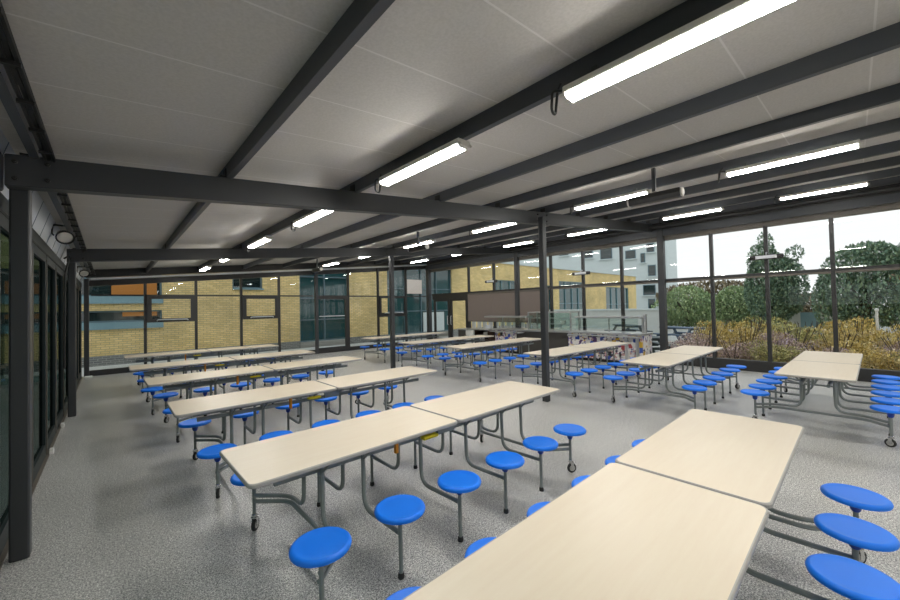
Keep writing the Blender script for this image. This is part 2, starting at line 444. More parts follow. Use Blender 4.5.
for i in range(len(FX)-1):
    a, b_ = FX[i]+.035, FX[i+1]-.035
    w = thing('window_%d' % nextn(), None, None, kind='structure')
    bm = bmesh.new(); quadbar(bm, (a, fy(a)), (b_, fy(b_)), TR-.022, TR+.022, .07); obj('transom', bm, M['frame'], w)
    bm = bmesh.new(); a0, b0 = (a, fy(a)+.01), (b_, fy(b_)+.01)
    vs = [bm.verts.new((p[0], p[1]+dy, z)) for dy in (0, .008) for p, z in ((a0, .16), (b0, .16), (b0, zb(b_)-.10), (a0, zb(a)-.10))]
    for q in ((0,1,2,3), (4,5,6,7), (0,1,5,4), (1,2,6,5), (2,3,7,6), (3,0,4,7)): bm.faces.new([vs[k] for k in q])
    obj('glass_pane', bm, M['glass'], w)
    if i in (1, 3, 7):         # top-hung sash
        z0, z1 = 1.50, TR-.02
        f = .12 if i != 7 else .09
        bm = bmesh.new(); yy = fy((a+b_)/2)
        box(bm, a, a+f, yy-.09, yy-.02, z0, z1); box(bm, b_-f, b_, yy-.09, yy-.02, z0, z1)
        box(bm, a+f, b_-f, yy-.09, yy-.02, z1-f*.8, z1); box(bm, a+f, b_-f, yy-.09, yy-.02, z0, z0+f)
        s = obj('opening_sash', bm, M['frame'], w)
        bm = bmesh.new(); tube(bm, roundpath([(a+.25, yy-.10, z0+.05), (a+.27, yy-.14, z0+.08), (b_-.22, yy-.14, z0+.08), (b_-.20, yy-.10, z0+.05)], .03), .016, 6)
        obj('sash_handle', bm, M['light_metal'], s)
        if i == 7:
            obj('lower_sash_rail', B(a, b_, yy-.07, yy-.02, 1.40, 1.50), M['frame'], w)
    if i in (5,):              # glazed door leaf
        yy = fy((a+b_)/2); bm = bmesh.new()
        box(bm, a, a+.10, yy-.09, yy-.02, .02, TR); box(bm, b_-.14, b_, yy-.09, yy-.02, .02, TR)
        box(bm, a+.10, b_-.14, yy-.09, yy-.02, TR-.13, TR); box(bm, a+.10, b_-.14, yy-.09, yy-.02, .02, .22)
        s = obj('door_leaf_frame', bm, M['frame'], w)
        bm = bmesh.new(); tube(bm, [(a+.12, yy-.14, 1.52), (b_-.2, yy-.14, 1.52)], .02, 6); obj('push_bar', bm, M['light_metal'], s)

# ---- right glazed wall
RY = [-4.9, -3.6, -2.25, -.85, .37, 1.51, 2.65, 3.86, 5.06, 6.38, 7.66, 9.13, 10.47, 12.0, 14.7]
HR = 3.60
TZ = 2.43
for i, y in enumerate(RY[1:-1]):
    if y in (3.86, 9.13): continue
    x = rx(y)
    tag(obj('trim_%d' % (30+i), B(x-.07, x+.04, y-.038, y+.038, 0, HR+.02), M['frame']), None, None, kind='structure')
    # slim steel fin behind the mullion head
bm = bmesh.new(); quadbar(bm, (rx(-5), -5), (rx(14.8), 14.8), 0, .27, .16)
tag(obj('trim_50', bm, M['frame']), 'dark kick plate along the foot of the window wall', 'trim', kind='structure')
bm = bmesh.new(); quadbar(bm, (rx(-5), -5), (rx(14.8), 14.8), HR, HR+.125, .14)
tag(obj('trim_51', bm, M['brown_metal']), 'brown grey head rail over the window wall', 'trim', kind='structure')
bm = bmesh.new(); quadbar(bm, (rx(-5)-.12, -5), (rx(14.8)-.12, 14.8), HR+.12, HR+.30, .14)
tag(obj('trim_52', bm, M['purlin']), 'dark stepped fascia above the window wall head rail', 'trim', kind='structure')
bm = bmesh.new(); quadbar(bm, (rx(-5)-.05, -5), (rx(14.8)-.05, 14.8), HR+.30, HR+.66, .30)
tag(obj('trim_53', bm, M['frame']), 'deep dark eaves box above the window wall', 'trim', kind='structure')
bm = bmesh.new(); tube(bm, [(rx(-5)-.36, -4.9, 3.98), (rx(14.8)-.36, 14.6, 3.98)], .055, 10)
tag(obj('trim_54', bm, M['frame'], smooth=True), 'dark round pipe along the eaves of the window wall', 'trim', kind='structure')
bm = bmesh.new(); y = -4.9
while y < 14.6: box(bm, rx(y)-.13, rx(y)-.07, y, y+.10, HR+.095, HR+.122); y += .17
tag(obj('trim_55', bm, M['brown_metal']), 'small brown ventilation blocks over the window wall', 'trim', kind='structure')
for i in range(len(RY)-1):
    a, b_ = RY[i]+.033, RY[i+1]-.033
    w = thing('window_%d' % nextn(), None, None, kind='structure')
    bm = bmesh.new(); quadbar(bm, (rx(a)-.01, a), (rx(b_)-.01, b_), TZ-.04, TZ+.04, .09)
    s = obj('transom', bm, M['frame'], w)
    if i < 13:
        bm = bmesh.new(); quadbar(bm, (rx(a)-.06, a), (rx(b_)-.06, b_), TZ-.075, TZ-.03, .03)
        obj('transom_lip', bm, M['brown_metal'], s)
    bm = bmesh.new(); quadbar(bm, (rx(a)+.02, a), (rx(b_)+.02, b_), .27, HR, .008); obj('glass_pane', bm, M['glass'], w)
# double door in the bay next to the corner
d = thing('door_20', None, None, kind='structure')
X = rx(13.3)-.02
bm = bmesh.new()
box(bm, X-.05, X+.03, 12.05, 14.6, 2.18, 2.42); obj('door_head', bm, M['frame'], d)
for (a, b_) in ((12.1, 13.28), (13.32, 14.5)):
    bm = bmesh.new()
    box(bm, X-.04, X+.02, a, a+.13, .02, 2.18); box(bm, X-.04, X+.02, b_-.13, b_, .02, 2.18)
    box(bm, X-.04, X+.02, a+.13, b_-.13, .02, .25); box(bm, X-.04, X+.02, a+.13, b_-.13, 2.08, 2.18)
    lf = obj('door_leaf', bm, M['frame'], d)
    bm = bmesh.new(); yh = b_-.1 if a < 13 else a+.1
    tube(bm, roundpath([(X-.05, yh, .95), (X-.10, yh, .97), (X-.10, yh, 1.35), (X-.05, yh, 1.37)], .03), .014, 6); obj('door_handle', bm, M['light_metal'], lf)

# taupe roller blinds over the lower panes
for (a, b_, l) in ((10.48, 11.97, 'taupe roller blind lowered beside the glazed door'), (9.22, 10.46, 'taupe roller blind between two mullions behind the serving shelf'),
                   (7.72, 9.04, 'taupe roller blind partly hidden behind a freestanding column')):
    t = thing('roller_blind', l, 'blind', (rx((a+b_)/2)-.13, (a+b_)/2, 0), 0, 'taupe roller blinds on the window wall')
    h = (b_-a)/2
    obj('blind_fabric', B(.0, .006, -h, h, 1.16, 2.34), M['blind'], t)
    bm = bmesh.new(); tube(bm, [(0, -h, 2.35), (0, h, 2.35)], .025, 10); obj('roller_tube', bm, M['brown_metal'], t, True)
    obj('bottom_bar', B(-.006, .012, -h, h, 1.12, 1.16), M['brown_metal'], t)

# ------------------------------------------------------------------ lights
def batten():
    t = thing('batten_light', 'x', 'ceiling light', (0,0,0))
    bm = bmesh.new(); box(bm, -.066, .066, -.59, .59, -.018, .026); bev(bm, .006, 1)
    obj('housing', bm, M['fixture'], t)
    for y in (-.4, .4): obj('mounting_clip', B(-.03, .03, y-.02, y+.02, .02, .075), M['steelpaint'], t)
    bm = bmesh.new()
    prof = [(-.060, -.016), (-.057, -.030), (-.035, -.042), (.035, -.042), (.057, -.030), (.060, -.016)]
    ra = [bm.verts.new((x, -.575, z)) for x, z in prof]; rb = [bm.verts.new((x, .575, z)) for x, z in prof]
    for k in range(5): bm.faces.new((ra[k], ra[k+1], rb[k+1], rb[k]))
    bm.faces.new(ra); bm.faces.new(rb); bm.faces.new((ra[0], ra[5], rb[5], rb[0]))
    obj('diffuser', bm, M['led'], t)
    for s in (-1, 1):
        bm = bmesh.new()
        ra = [bm.verts.new((x*1.08, s*.575, z*1.08)) for x, z in prof]; rb = [bm.verts.new((x*1.04, s*.612, z*.95)) for x, z in prof]
        for k in range(5): bm.faces.new((ra[k], ra[k+1], rb[k+1], rb[k]))
        bm.faces.new(ra); bm.faces.new(rb); bm.faces.new((ra[0], ra[5], rb[5], rb[0]))
        obj('end_cap', bm, M['fixture'], t)
    bm = bmesh.new(); tube(bm, roundpath([(-.04, .59, .01), (-.06, .66, .03), (-.06, .67, -.09), (.0, .68, -.10), (.0, .66, .05), (-.02, .62, .08)], .03), .009, 6)
    obj('power_cable', bm, M['black'], t)
    return t
light0 = batten(); index_kids()
ORD = ['nearest the camera', 'second from the camera', 'third from the camera', 'fourth from the camera', 'fifth from the camera', 'sixth and last from the camera', 'first unseen one behind the camera', 'second unseen one behind the camera']
ROWS = [(2.10, 'row nearest the left wall'), (5.97, 'middle row'), (9.95, 'row nearest the window wall')]
YS = [[.60, 2.68, 5.10, 7.60, 10.2, 13.0], [.53, 2.66, 5.12, 7.7, 10.2, 12.9], [.42, 2.55, 5.1, 7.5, 10.1, 12.8]]
for r, (X, rl) in enumerate(ROWS):
    for k in range(8):
        o = light0 if (r == 0 and k == 0) else copy_tree(light0)
        o.location = (X + .02*(k == 0), (YS[r] + [-1.95, -4.0])[k], zb(X)+.126)  # last two of each row are unseen, added to brighten the near end
        o['label'] = 'white batten light in the %s, %s' % (rl, ORD[k]); o['group'] = 'batten lights under the purlins'

# ------------------------------------------------------------------ infrared heaters
def heater(loc, label, rz=0, post=None, wall=False):
    t = thing('infrared_heater', label, 'heater', loc, rz, 'infrared heaters')
    bm = bmesh.new()
    prof = [(-.045, .06), (.045, .06), (.055, .01), (.045, -.045), (-.045, -.045), (-.055, .01)]
    L = .29
    ra = [bm.verts.new((x, -L, z)) for x, z in prof]; rb = [bm.verts.new((x, L, z)) for x, z in prof]
    for k in range(6): bm.faces.new((ra[k], ra[(k+1)%6], rb[(k+1)%6], rb[k]))
    bm.faces.new(ra); bm.faces.new(rb)
    obj('heater_body', bm, M['frame'], t)
    for s in (-1, 1):
        bm = bmesh.new(); lathe(bm, [(.05, s*L), (.055, s*(L+.02)), (.03, s*(L+.03))], 12, (0, 0, .01), 'y'); obj('end_cap', bm, M['fixture'] if not wall else M['black'], t)
    bm = B(-.064, -.05, -.2, .2, -.03, .045) if wall else B(-.03, .03, -.25, .25, -.051, -.044)
    obj('reflector', bm, M['light_metal'] if wall else M['brown_metal'], t)
    if post:
        bm = B(-.02, .02, -.02, .02, .05, post); obj('drop_post', bm, M['steelpaint'], t)
        bm = bmesh.new(); lathe(bm, [(.0, .05), (.03, .055), (.03, .08), (.0, .09)], 10, (0,0,0)); obj('pivot', bm, M['chrome'], t)
    if wall:
        bm = bmesh.new(); tube(bm, roundpath([(0, 0, .05), (.0, 0, .12), (.10, 0, .12)], .04), .014, 6); obj('wall_arm', bm, M['light_metal'], t)
    return t
for (y, l) in ((1.66, 'black tube heater hanging on a drop post over the right tables, nearest the camera'), (6.42, 'black tube heater hanging on a drop post in front of the farther beam'),
               (11.75, 'black tube heater hanging on a drop post near the far wall')):
    x = 4.96; heater((x, y, zb(x)-.17), l, 0, post=.37)
for (y, l) in ((1.49, 'slim dark heater fixed on the mullion facing the shrubs'), (6.36, 'slim dark heater fixed on the mullion above the serving counter'),
               (10.47, 'slim dark heater fixed on the mullion above the roller blinds')):
    heater((rx(y)-.20, y, 2.83), l, 0, wall=True)

# ------------------------------------------------------------------ folding dining tables
TH = .797
SX = [-1.36, -.82, -.27, .28, .82, 1.37]
def rounded_top(x0, x1, y0, y1, z0, z1, r=.045):
    bm = bmesh.new(); pts = []
    for (cx, cy, a0) in ((x1-r, y1-r, 0), (x0+r, y1-r, 90), (x0+r, y0+r, 180), (x1-r, y0+r, 270)):
        for k in range(6):
            a = math.radians(a0+18*k); pts.append((cx+r*math.cos(a), cy+r*math.sin(a)))
    e = .006
    def ring(ins, z):
        cx, cy = (x0+x1)/2, (y0+y1)/2; hx, hy = (x1-x0)/2, (y1-y0)/2
        return [bm.verts.new((cx+(p[0]-cx)*(hx-ins)/hx, cy+(p[1]-cy)*(hy-ins)/hy, z)) for p in pts]
    R = [ring(e, z0), ring(0, z0+e), ring(0, z1-e), ring(e*.8, z1), ring(e*1.6, z1)]
    n = len(pts)
    for a, b in zip(R, R[1:]):
        for k in range(n):
            f = bm.faces.new((a[k], a[(k+1) % n], b[(k+1) % n], b[k])); f.material_index = 1
    f = bm.faces.new(R[-1]); f.material_index = 0
    f = bm.faces.new(R[0]); f.material_index = 1
    return bm
def seat_bm():
    bm = bmesh.new(); lathe(bm, [(.05, .412), (.150, .414), (.164, .420), (.168, .432), (.165, .442), (.156, .450), (.145, .4515), (.138, .4490), (.10, .4465), (.02, .446)], 36)
    return bm
CA = [1.25, .9, -.55, .5]
def rot(bm, a):
    for v in bm.verts: v.co = Matrix.Rotation(a, 3, 'Z') @ v.co; v.co.z -= .018
def make_table():
    t = thing('folding_table', 'x', 'table', (0,0,0))
    for (a, b) in ((-1.66, -.008), (.008, 1.66)):
        obj('tabletop', rounded_top(a, b, -.38, .38, TH-.028, TH), [M['maple'], M['edge']], t)
    # under-frame
    for (a, b) in ((-1.45, -.06), (.06, 1.45)):
        for yy in (-.125, .125):
            bm = B(a, b, yy-.014, yy+.014, TH-.155, TH-.115); bev(bm, .004, 1)
            obj('frame_rail', bm, M['tube'], t)
    bm = bmesh.new(); box(bm, -.10, .10, -.20, -.17, TH-.14, TH-.03); box(bm, -.10, .10, .17, .20, TH-.14, TH-.03); box(bm, -.03, .03, -.17, .17, TH-.11, TH-.07)
    obj('folding_hinge', bm, M['tube'], t)
    bm = B(-.36, -.20, -.33, -.27, TH-.095, TH-.07); bev(bm, .008, 1); obj('release_handle', bm, M['yellow'], t)
    bm = B(-.52, -.49, -.16, -.13, TH-.20, TH-.03); bev(bm, .004, 1); obj('latch_strap', bm, M['orange'], t)
    for i, x in enumerate(SX):
        end = i in (0, 5)
        sg = -1 if x < 0 else 1
        for s in (-1, 1):
            st = obj('stool', seat_bm(), M['blue'], t, True, (x, s*.635, .018))
            bm = bmesh.new(); lathe(bm, [(.018, .335), (.026, .345), (.034, .39), (.045, .413), (.02, .414)], 16); obj('seat_socket', bm, M['socket'], st, True)
            bm = bmesh.new(); tube(bm, [(0, 0, .085 if end else .0), (0, 0, .345)], .0145, 10); obj('stool_post', bm, M['tube'], st, True)
            if end:
                bm = bmesh.new(); lathe(bm, [(.019, .115), (.019, .135), (.012, .14)], 10)
                box(bm, -.006, .026, -.021, -.017, .045, .115); box(bm, -.006, .026, .017, .021, .045, .115); box(bm, -.02, .026, -.021, .021, .109, .117)
                rot(bm, CA[(i > 2)*2 + (s > 0)]); obj('caster_fork', bm, M['chrome'], st)
                bm = bmesh.new(); lathe(bm, [(.030, -.013), (.046, -.013), (.050, -.007), (.050, .007), (.046, .013), (.030, .013)], 20, (.012, 0, .050), 'y'); rot(bm, CA[(i > 2)*2 + (s > 0)])
                obj('caster_tyre', bm, M['rubber'], st, True)
                bm = bmesh.new(); lathe(bm, [(.001, -.015), (.031, -.014), (.031, .014), (.001, .015)], 16, (.012, 0, .050), 'y'); rot(bm, CA[(i > 2)*2 + (s > 0)]); obj('caster_hub', bm, M['hub'], st, True)
            else:
                bm = bmesh.new(); lathe(bm, [(.020, -.018), (.022, -.014), (.020, .012), (.016, .018)], 12); obj('rubber_foot', bm, M['rubber'], st, True)
            # leg tube: down from the top, sweeping out to the stool post
            lx = x - sg*.22 if end else x
            path = [(lx, s*.160, TH-.03), (lx, s*.170, .285)]
            if end: path += [(lx, s*.42, .285), (x, s*.62, .29)]
            else: path += [(x, s*.622, .292)]
            bm = bmesh.new(); tube(bm, roundpath(path, .11, 6), .0165, 8); obj('leg_tube', bm, M['tube'], t, True)
            bm = bmesh.new(); tube(bm, [(lx, s*.165, TH-.15), (lx - sg*.02, s*.30, TH-.03)], .010, 6); obj('brace', bm, M['tube'], t)
    for sg in (-1, 1):
        lx, x = sg*1.15, sg*1.365
        bm = bmesh.new(); tube(bm, roundpath([(x, .62, .245), (lx, .43, .24), (lx, -.43, .24), (x, -.62, .245)], .08, 5), .0165, 8)
        obj('cross_rail', bm, M['tube'], t, True)
    bm = bmesh.new(); lathe(bm, [(.03, TH-.19), (.03, TH-.175), (.006, TH-.17), (.006, TH-.1)], 10, (1.0, 0, 0)); obj('lock_knob', bm, M['rubber'], t)
    return t
table0 = make_table(); index_kids()
TAB = [((2.32, .69), 0, 'long maple dining table with blue stools nearest the camera, cut off by the bottom edge'),
       ((2.23, 2.73), .6, 'long maple dining table with blue stools, second row of the left block'),
       ((2.12, 4.81), 0, 'long maple dining table with blue stools, third row of the left block'),
       ((2.04, 7.0), .8, 'long maple dining table with blue stools, fourth row of the left block'),
       ((1.92, 9.02), -.3, 'long maple dining table with blue stools, fifth row of the left block'),
       ((1.90, 11.5), .3, 'long maple dining table closest to the far windows in the left block'),
       ((8.24, .39), -1.2, 'maple dining table end-on at the right edge, in front of the shrubs'),
       ((8.04, 2.37), -.7, 'maple dining table whose far end reaches the window wall column, left of the end-on one'),
       ((7.98, 4.30), -2.5, 'maple dining table just behind the nearer freestanding column'),
       ((7.83, 6.68), -1.2, 'maple dining table in front of the dark grey counter section'),
       ((7.82, 8.62), -1.2, 'maple dining table just right of the farther freestanding column, second from the far wall'),
       ((8.0, 11.15), .6, 'maple dining table behind the farther freestanding column, nearest the far wall')]
for i, ((x, y), a, l) in enumerate(TAB):
    o = table0 if i == 0 else copy_tree(table0, None, ('release_handle', 'latch_strap') if i > 5 else ())
    o.location = (x, y, 0); o.rotation_euler = (0, 0, math.radians(a))
    o['label'] = l; o['group'] = 'folding dining tables with attached stools'

# ------------------------------------------------------------------ servery counter
sc = thing('serving_counter', 'long self-service counter with poster collage front and glass display case', 'counter', (0,0,0))
obj('counter_body', B(11.14, 11.75, 4.15, 9.6, .10, .86), M['counter_dark'], sc)
obj('plinth', B(11.2, 11.72, 4.2, 9.55, 0, .10), M['frame'], sc)
bm = B(11.02, 11.78, 4.10, 9.62, .86, .92); bev(bm, .008, 1); obj('countertop', bm, M['stainless'], sc)
obj('poster_front', B(11.10, 11.14, 4.15, 6.45, .10, .86), M['collage'], sc)
obj('poster_end', B(11.14, 11.74, 4.12, 4.15, .10, .86), M['collage2'], sc)
obj('grey_front', B(11.10, 11.14, 6.47, 8.55, .10, .86), M['counter_dark'], sc)
obj('poster_front', B(11.10, 11.14, 8.57, 9.6, .10, .86), M['collage2'], sc)
for (a, b) in ((4.12, 6.3), (8.1, 9.6)):
    for k in range(3):
        bm = bmesh.new(); tube(bm, [(10.80+.075*k, a, .83), (10.80+.075*k, b, .83)], .014, 8); obj('tray_rail', bm, M['stainless'], sc, True)
    y = a+.15
    while y < b:
        obj('rail_bracket', B(10.78, 11.10, y, y+.03, .78, .815), M['stainless'], sc); y += 1.0
for y in (4.16, 4.46):
    bm = B(10.83, 10.90, y, y+.07, 0, .80); obj('rail_post', bm, M['stainless'], sc)
# gantry shelves
for (a, b) in ((4.22, 6.25), (8.12, 10.2)):
    bm = B(11.15, 11.55, a, b, 1.34, 1.40); bev(bm, .01, 1); obj('gantry_shelf', bm, M['stainless'], sc)
    ys_ = [a+.03, (a+b)/2, b-.06] if b < 9 else [a+.03, 9.45]
    for y in ys_:
        bm = bmesh.new(); tube(bm, [(11.42, y, .92), (11.42, y, 1.34)], .022, 8); obj('gantry_post', bm, M['stainless'], sc, True)
    obj('sneeze_guard', B(11.15, 11.158, a+.05, min(b, 9.55)-.05, 1.02, 1.34), M['glass_case'], sc)
bm = B(11.36, 11.46, 4.14, 4.22, .92, 1.46); obj('end_post', bm, M['stainless'], sc)
# glass display case
dc = obj('display_case_frame', (lambda bm: (box(bm, 11.12, 11.16, 6.35, 6.39, .92, 1.52), box(bm, 11.12, 11.16, 8.01, 8.05, .92, 1.52), box(bm, 11.66, 11.70, 6.35, 6.39, .92, 1.52),
     box(bm, 11.66, 11.70, 8.01, 8.05, .92, 1.52), box(bm, 11.12, 11.70, 6.35, 8.05, 1.52, 1.55), box(bm, 11.12, 11.16, 7.18, 7.22, .92, 1.52), bm)[-1])(bmesh.new()), M['stainless'], sc)
for z in (1.12, 1.32): obj('case_shelf', B(11.18, 11.64, 6.40, 8.0, z, z+.012), M['stainless'], dc)
obj('case_glass', B(11.125, 11.131, 6.40, 8.0, .94, 1.50), M['glass_case'], dc)
obj('case_glass', B(11.66, 11.666, 6.40, 8.0, .94, 1.50), M['glass_case'], dc)
# things in the display case and on the counter
for k, (x, y, z, l) in enumerate(((11.4, 6.8, 1.144, 'small white tub on the display case shelf, right-hand one'), (11.4, 7.5, 1.144, 'small white tub on the display case shelf, left-hand one'))):
    bm = bmesh.new(); lathe(bm, [(.07, 0), (.09, .10), (.095, .10), (.095, .115), (.02, .12)], 16, (0,0,0))
    tag(obj('food_tub', bm, M['white'], None, True, (x, y, z-.01)), l, 'tub')

# cutlery trolley and low cupboard left of the counter
t = thing('cutlery_trolley', 'dark brown trolley with open shelves standing left of the serving counter', 'trolley', (11.0, 10.0, 0))
obj('side_panel', B(-.25, .25, -.36, -.33, .08, .86), M['dark_brown'], t); obj('side_panel', B(-.25, .25, .33, .36, .08, .86), M['dark_brown'], t)
obj('back_panel', B(.22, .25, -.33, .33, .08, .86), M['dark_brown'], t)
for z in (.10, .45, .64): obj('shelf', B(-.24, .22, -.33, .33, z, z+.03), M['dark_brown'], t)
obj('top', B(-.28, .28, -.39, .39, .86, .90), M['stainless'], t)
for x in (-.2, .2):
    for y in (-.3, .3):
        bm = bmesh.new(); lathe(bm, [(.01, -.012), (.04, -.012), (.04, .012), (.01, .012)], 12, (x, y, .04), 'y'); obj('caster', bm, M['rubber'], t)
for k, (y, z, l) in enumerate(((-.1, .68, 'stack of white plates on the trolley shelf under the top'), (.15, .48, 'stack of white plates on the lower trolley shelf'))):
    bm = bmesh.new(); pr = []
    for j in range(5): pr += [(.10, j*.022), (.125, j*.022+.012)]
    lathe(bm, pr+[(.1, .11)], 18); tag(obj('plate_stack', bm, M['white'], None, True, (10.93, 10.0+y, z-.008)), l, 'plates')
t = thing('low_cupboard', 'pale low cupboard standing against the blinds beside the door', 'cupboard', (11.1, 10.95, 0))
obj('carcass', B(-.25, .25, -.45, .45, .06, .84), M['pale_render'], t); obj('top', B(-.28, .28, -.48, .48, .84, .88), M['stainless'], t)
obj('plinth', B(-.2, .22, -.42, .42, 0, .06), M['frame'], t)
for s in (-1, 1):
    dd = obj('cupboard_door', B(-.27, -.25, -.44 if s < 0 else .01, -.01 if s < 0 else .44, .08, .82), M['white'] if s < 0 else M['counter_dark'], t)
    bm = bmesh.new(); tube(bm, [(-.285, s*.06, .5), (-.285, s*.06, .64)], .008, 6); obj('door_handle', bm, M['chrome'], dd)
t = thing('menu_holder', 'small metal menu holder on top of the brown trolley', 'holder', (11.0, 9.85, .90))
obj('base', B(-.05, .05, -.12, .12, 0, .02), M['stainless'], t); obj('card', B(-.01, .0, -.11, .11, .02, .15), M['light_metal'], t)

# ------------------------------------------------------------------ outside
tag(obj('ground', B(-40, 90, -45, 80, -.30, -.13), M['paving']), 'pale concrete paving outside the hall', 'ground', kind='structure')
tag(obj('path', B(-9, 12.2, 15.3, 18.0, -.14, -.02), M['fence_pale']), 'pale concrete path between the far glazing and the brick building', 'path', kind='structure')
tag(obj('path_bed', B(12.15, 24.0, -14, 3.6, -.14, .0), M['straw']), 'straw coloured dry grass bed outside the window wall', 'ground', kind='structure')
# brick building
BY = 18.1
bb = thing('brick_building', 'yellow brick school building with teal windows beyond the far glazing', 'building', (0, BY, 0))
def rects_wall(x0, x1, z0, z1, holes):
    """flat wall front with openings cut as gaps between boxes, 0.3 deep"""
    bm = bmesh.new(); xs = sorted({x0, x1, *[h[0] for h in holes], *[h[1] for h in holes]}); zs = sorted({z0, z1, *[h[2] for h in holes], *[h[3] for h in holes]})
    for a, b in zip(xs, xs[1:]):
        run = None
        for c, d in zip(zs, zs[1:]):
            inside = any(h[0] <= a and b <= h[1] and h[2] <= c and d <= h[3] for h in holes)
            if inside:
                if run: box(bm, a, b, 0, .3, *run); run = None
            else: run = (run[0], d) if run else (c, d)
        if run: box(bm, a, b, 0, .3, *run)
    bmesh.ops.remove_doubles(bm, verts=bm.verts[:], dist=1e-4)
    return bm
H = [(-9, 1.5, 2.43, 3.3), (-9, 1.5, 1.50, 1.92), (3.9, 5.1, 2.8, 3.6), (6.75, 9.3, .25, 4.5), (11.7, 16.7, .25, 4.3), (20.9, 24.0, 2.4, 3.75), (27.0, 28.6, .3, 3.5), (29.8, 34.6, -.13, 3.95), (39.0, 44.8, -.13, 3.6)]
obj('brick_wall', rects_wall(-9.5, 47, .32, 5.0, [h if h[2] >= .32 else (h[0], h[1], .32, h[3]) for h in H]), M['brick'], bb)
segs = [(-9.5, 6.75), (9.3, 11.7), (16.7, 29.8), (34.6, 39.0), (44.8, 47)]
for (a, b) in segs: obj('plinth', B(a, b, -.03, .3, -.14, .32), M['grey_brick'], bb)
obj('building_roof', B(-9.5, 47.2, -.1, 9, 5.0, 5.12), M['pale_render'], bb)
def bwin(x0, x1, z0, z1, nx, gl, fr, sill=None, nz=1):
    bm = bmesh.new(); f = .06
    box(bm, x0, x1, .08, .16, z0, z0+f); box(bm, x0, x1, .08, .16, z1-f, z1)
    for k in range(nx+1):
        x = x0 + (x1-x0-f)*k/nx; box(bm, x, x+f, .08, .16, z0+f, z1-f)
    for k in range(1, nz):
        z = z0+(z1-z0)*k/nz; box(bm, x0, x1, .085, .155, z-.03, z+.03)
    w = obj('window_unit', bm, fr, bb)
    obj('window_glass', B(x0, x1, .17, .19, z0, z1), gl, w)
    if sill: obj('window_sill', B(x0-.0, x1+.03, -.10, .10, z0-sill, z0), M['teal_sill'], w)
    return w
bwin(-9, 1.5, 2.43, 3.3, 5, M['dark_glass'], M['teal_frame'], .26)
bwin(-9, 1.5, 1.50, 1.92, 5, M['dark_glass'], M['teal_frame'], .25)
bwin(3.9, 5.1, 2.8, 3.6, 1, M['dark_glass'], M['teal_frame'], .06)
bwin(6.75, 9.3, .25, 4.5, 2, M['teal_glass'], M['teal_frame'], None, 4)
bwin(11.7, 16.7, .25, 4.3, 4, M['teal_glass'], M['teal_frame'], None, 3)
bwin(20.9, 24.0, 2.4, 3.75, 3, M['teal_glass'], M['teal_sill'], .1)
bwin(29.8, 34.6, -.13, 3.95, 4, M['teal_glass'], M['teal_sill'], None, 2)
bwin(39.0, 44.8, -.13, 3.6, 4, M['teal_glass'], M['teal_sill'], None, 2)
bwin(27.0, 28.6, .45, 3.5, 1, M['teal_glass'], M['teal_frame'], None, 2)
obj('lit_room', B(.05, 1.35, .12, .168, 2.49, 3.2), M['amber_room'], bb)
obj('lit_room', B(.35, 1.35, .12, .168, 1.70, 1.86), M['amber_room'], bb)
obj('notice_panel', B(13.1, 14.2, .0, .06, 2.65, 3.5), simple('pale_pink_panel', (.72,.62,.55), .6), bb)
obj('pale_panel', B(14.3, 16.0, .03, .07, .3, 1.5), M['pale_render'], bb)
# deep reveals on a projecting canopy
obj('canopy', B(11.4, 16.9, -.6, .0, 4.32, 4.5), M['teal_sill'], bb)

# distant pale building
A = Vector((54.3, 35.7, 0)); Bv = Vector((57.3, 17.8, 0)); dv = (Bv-A).normalized(); ang = math.atan2(dv.y, dv.x); Ltot = (Bv-A).length
pb = thing('apartment_building', 'tall pale grey apartment building behind the brick wing', 'building', (A.x, A.y, 0), ang)
bm = B(-8, Ltot-.0, 0, 10, -.2, 16.5); obj('outer_wall', bm, M['pale_render'], pb)
def tt(Y): return (35.7 - Y)/(35.7-17.8)*Ltot
for (ya, yb2, z0, z1) in ((29.2, 27.7, 9.0, 10.4), (26.6, 24.9, 8.6, 10.3), (23.1, 21.7, 8.3, 9.6), (21.1, 20.5, 7.6, 9.0), (20.3, 19.3, 9.0, 10.3), (20.9, 19.3, 2.9, 4.4), (20.3, 19.4, .6, 2.4),
                          (20.2, 19.2, 5.6, 7.2), (29.2, 27.7, 12.2, 13.6), (26.6, 24.9, 12.0, 13.6), (23.1, 21.7, 11.6, 13), (20.3, 19.3, 12, 13.4), (33.0, 31.5, 9.8, 11.2), (33.0, 31.5, 6.2, 7.6)):
    w = obj('window_unit', B(tt(ya), tt(yb2), -.06, .02, z0, z1), M['teal_frame'], pb)
    obj('window_glass', B(tt(ya)+.1, tt(yb2)-.1, -.09, -.06, z0+.1, z1-.1), M['dark_glass'], w)
    obj('window_ledge', B(tt(ya)-.15, tt(yb2)+.15, -.35, .0, z0-.12, z0), M['pale_render'], w)
obj('roof_parapet', B(-8.1, Ltot+.1, -.15, 10.1, 16.5, 16.9), M['fence_pale'], pb)

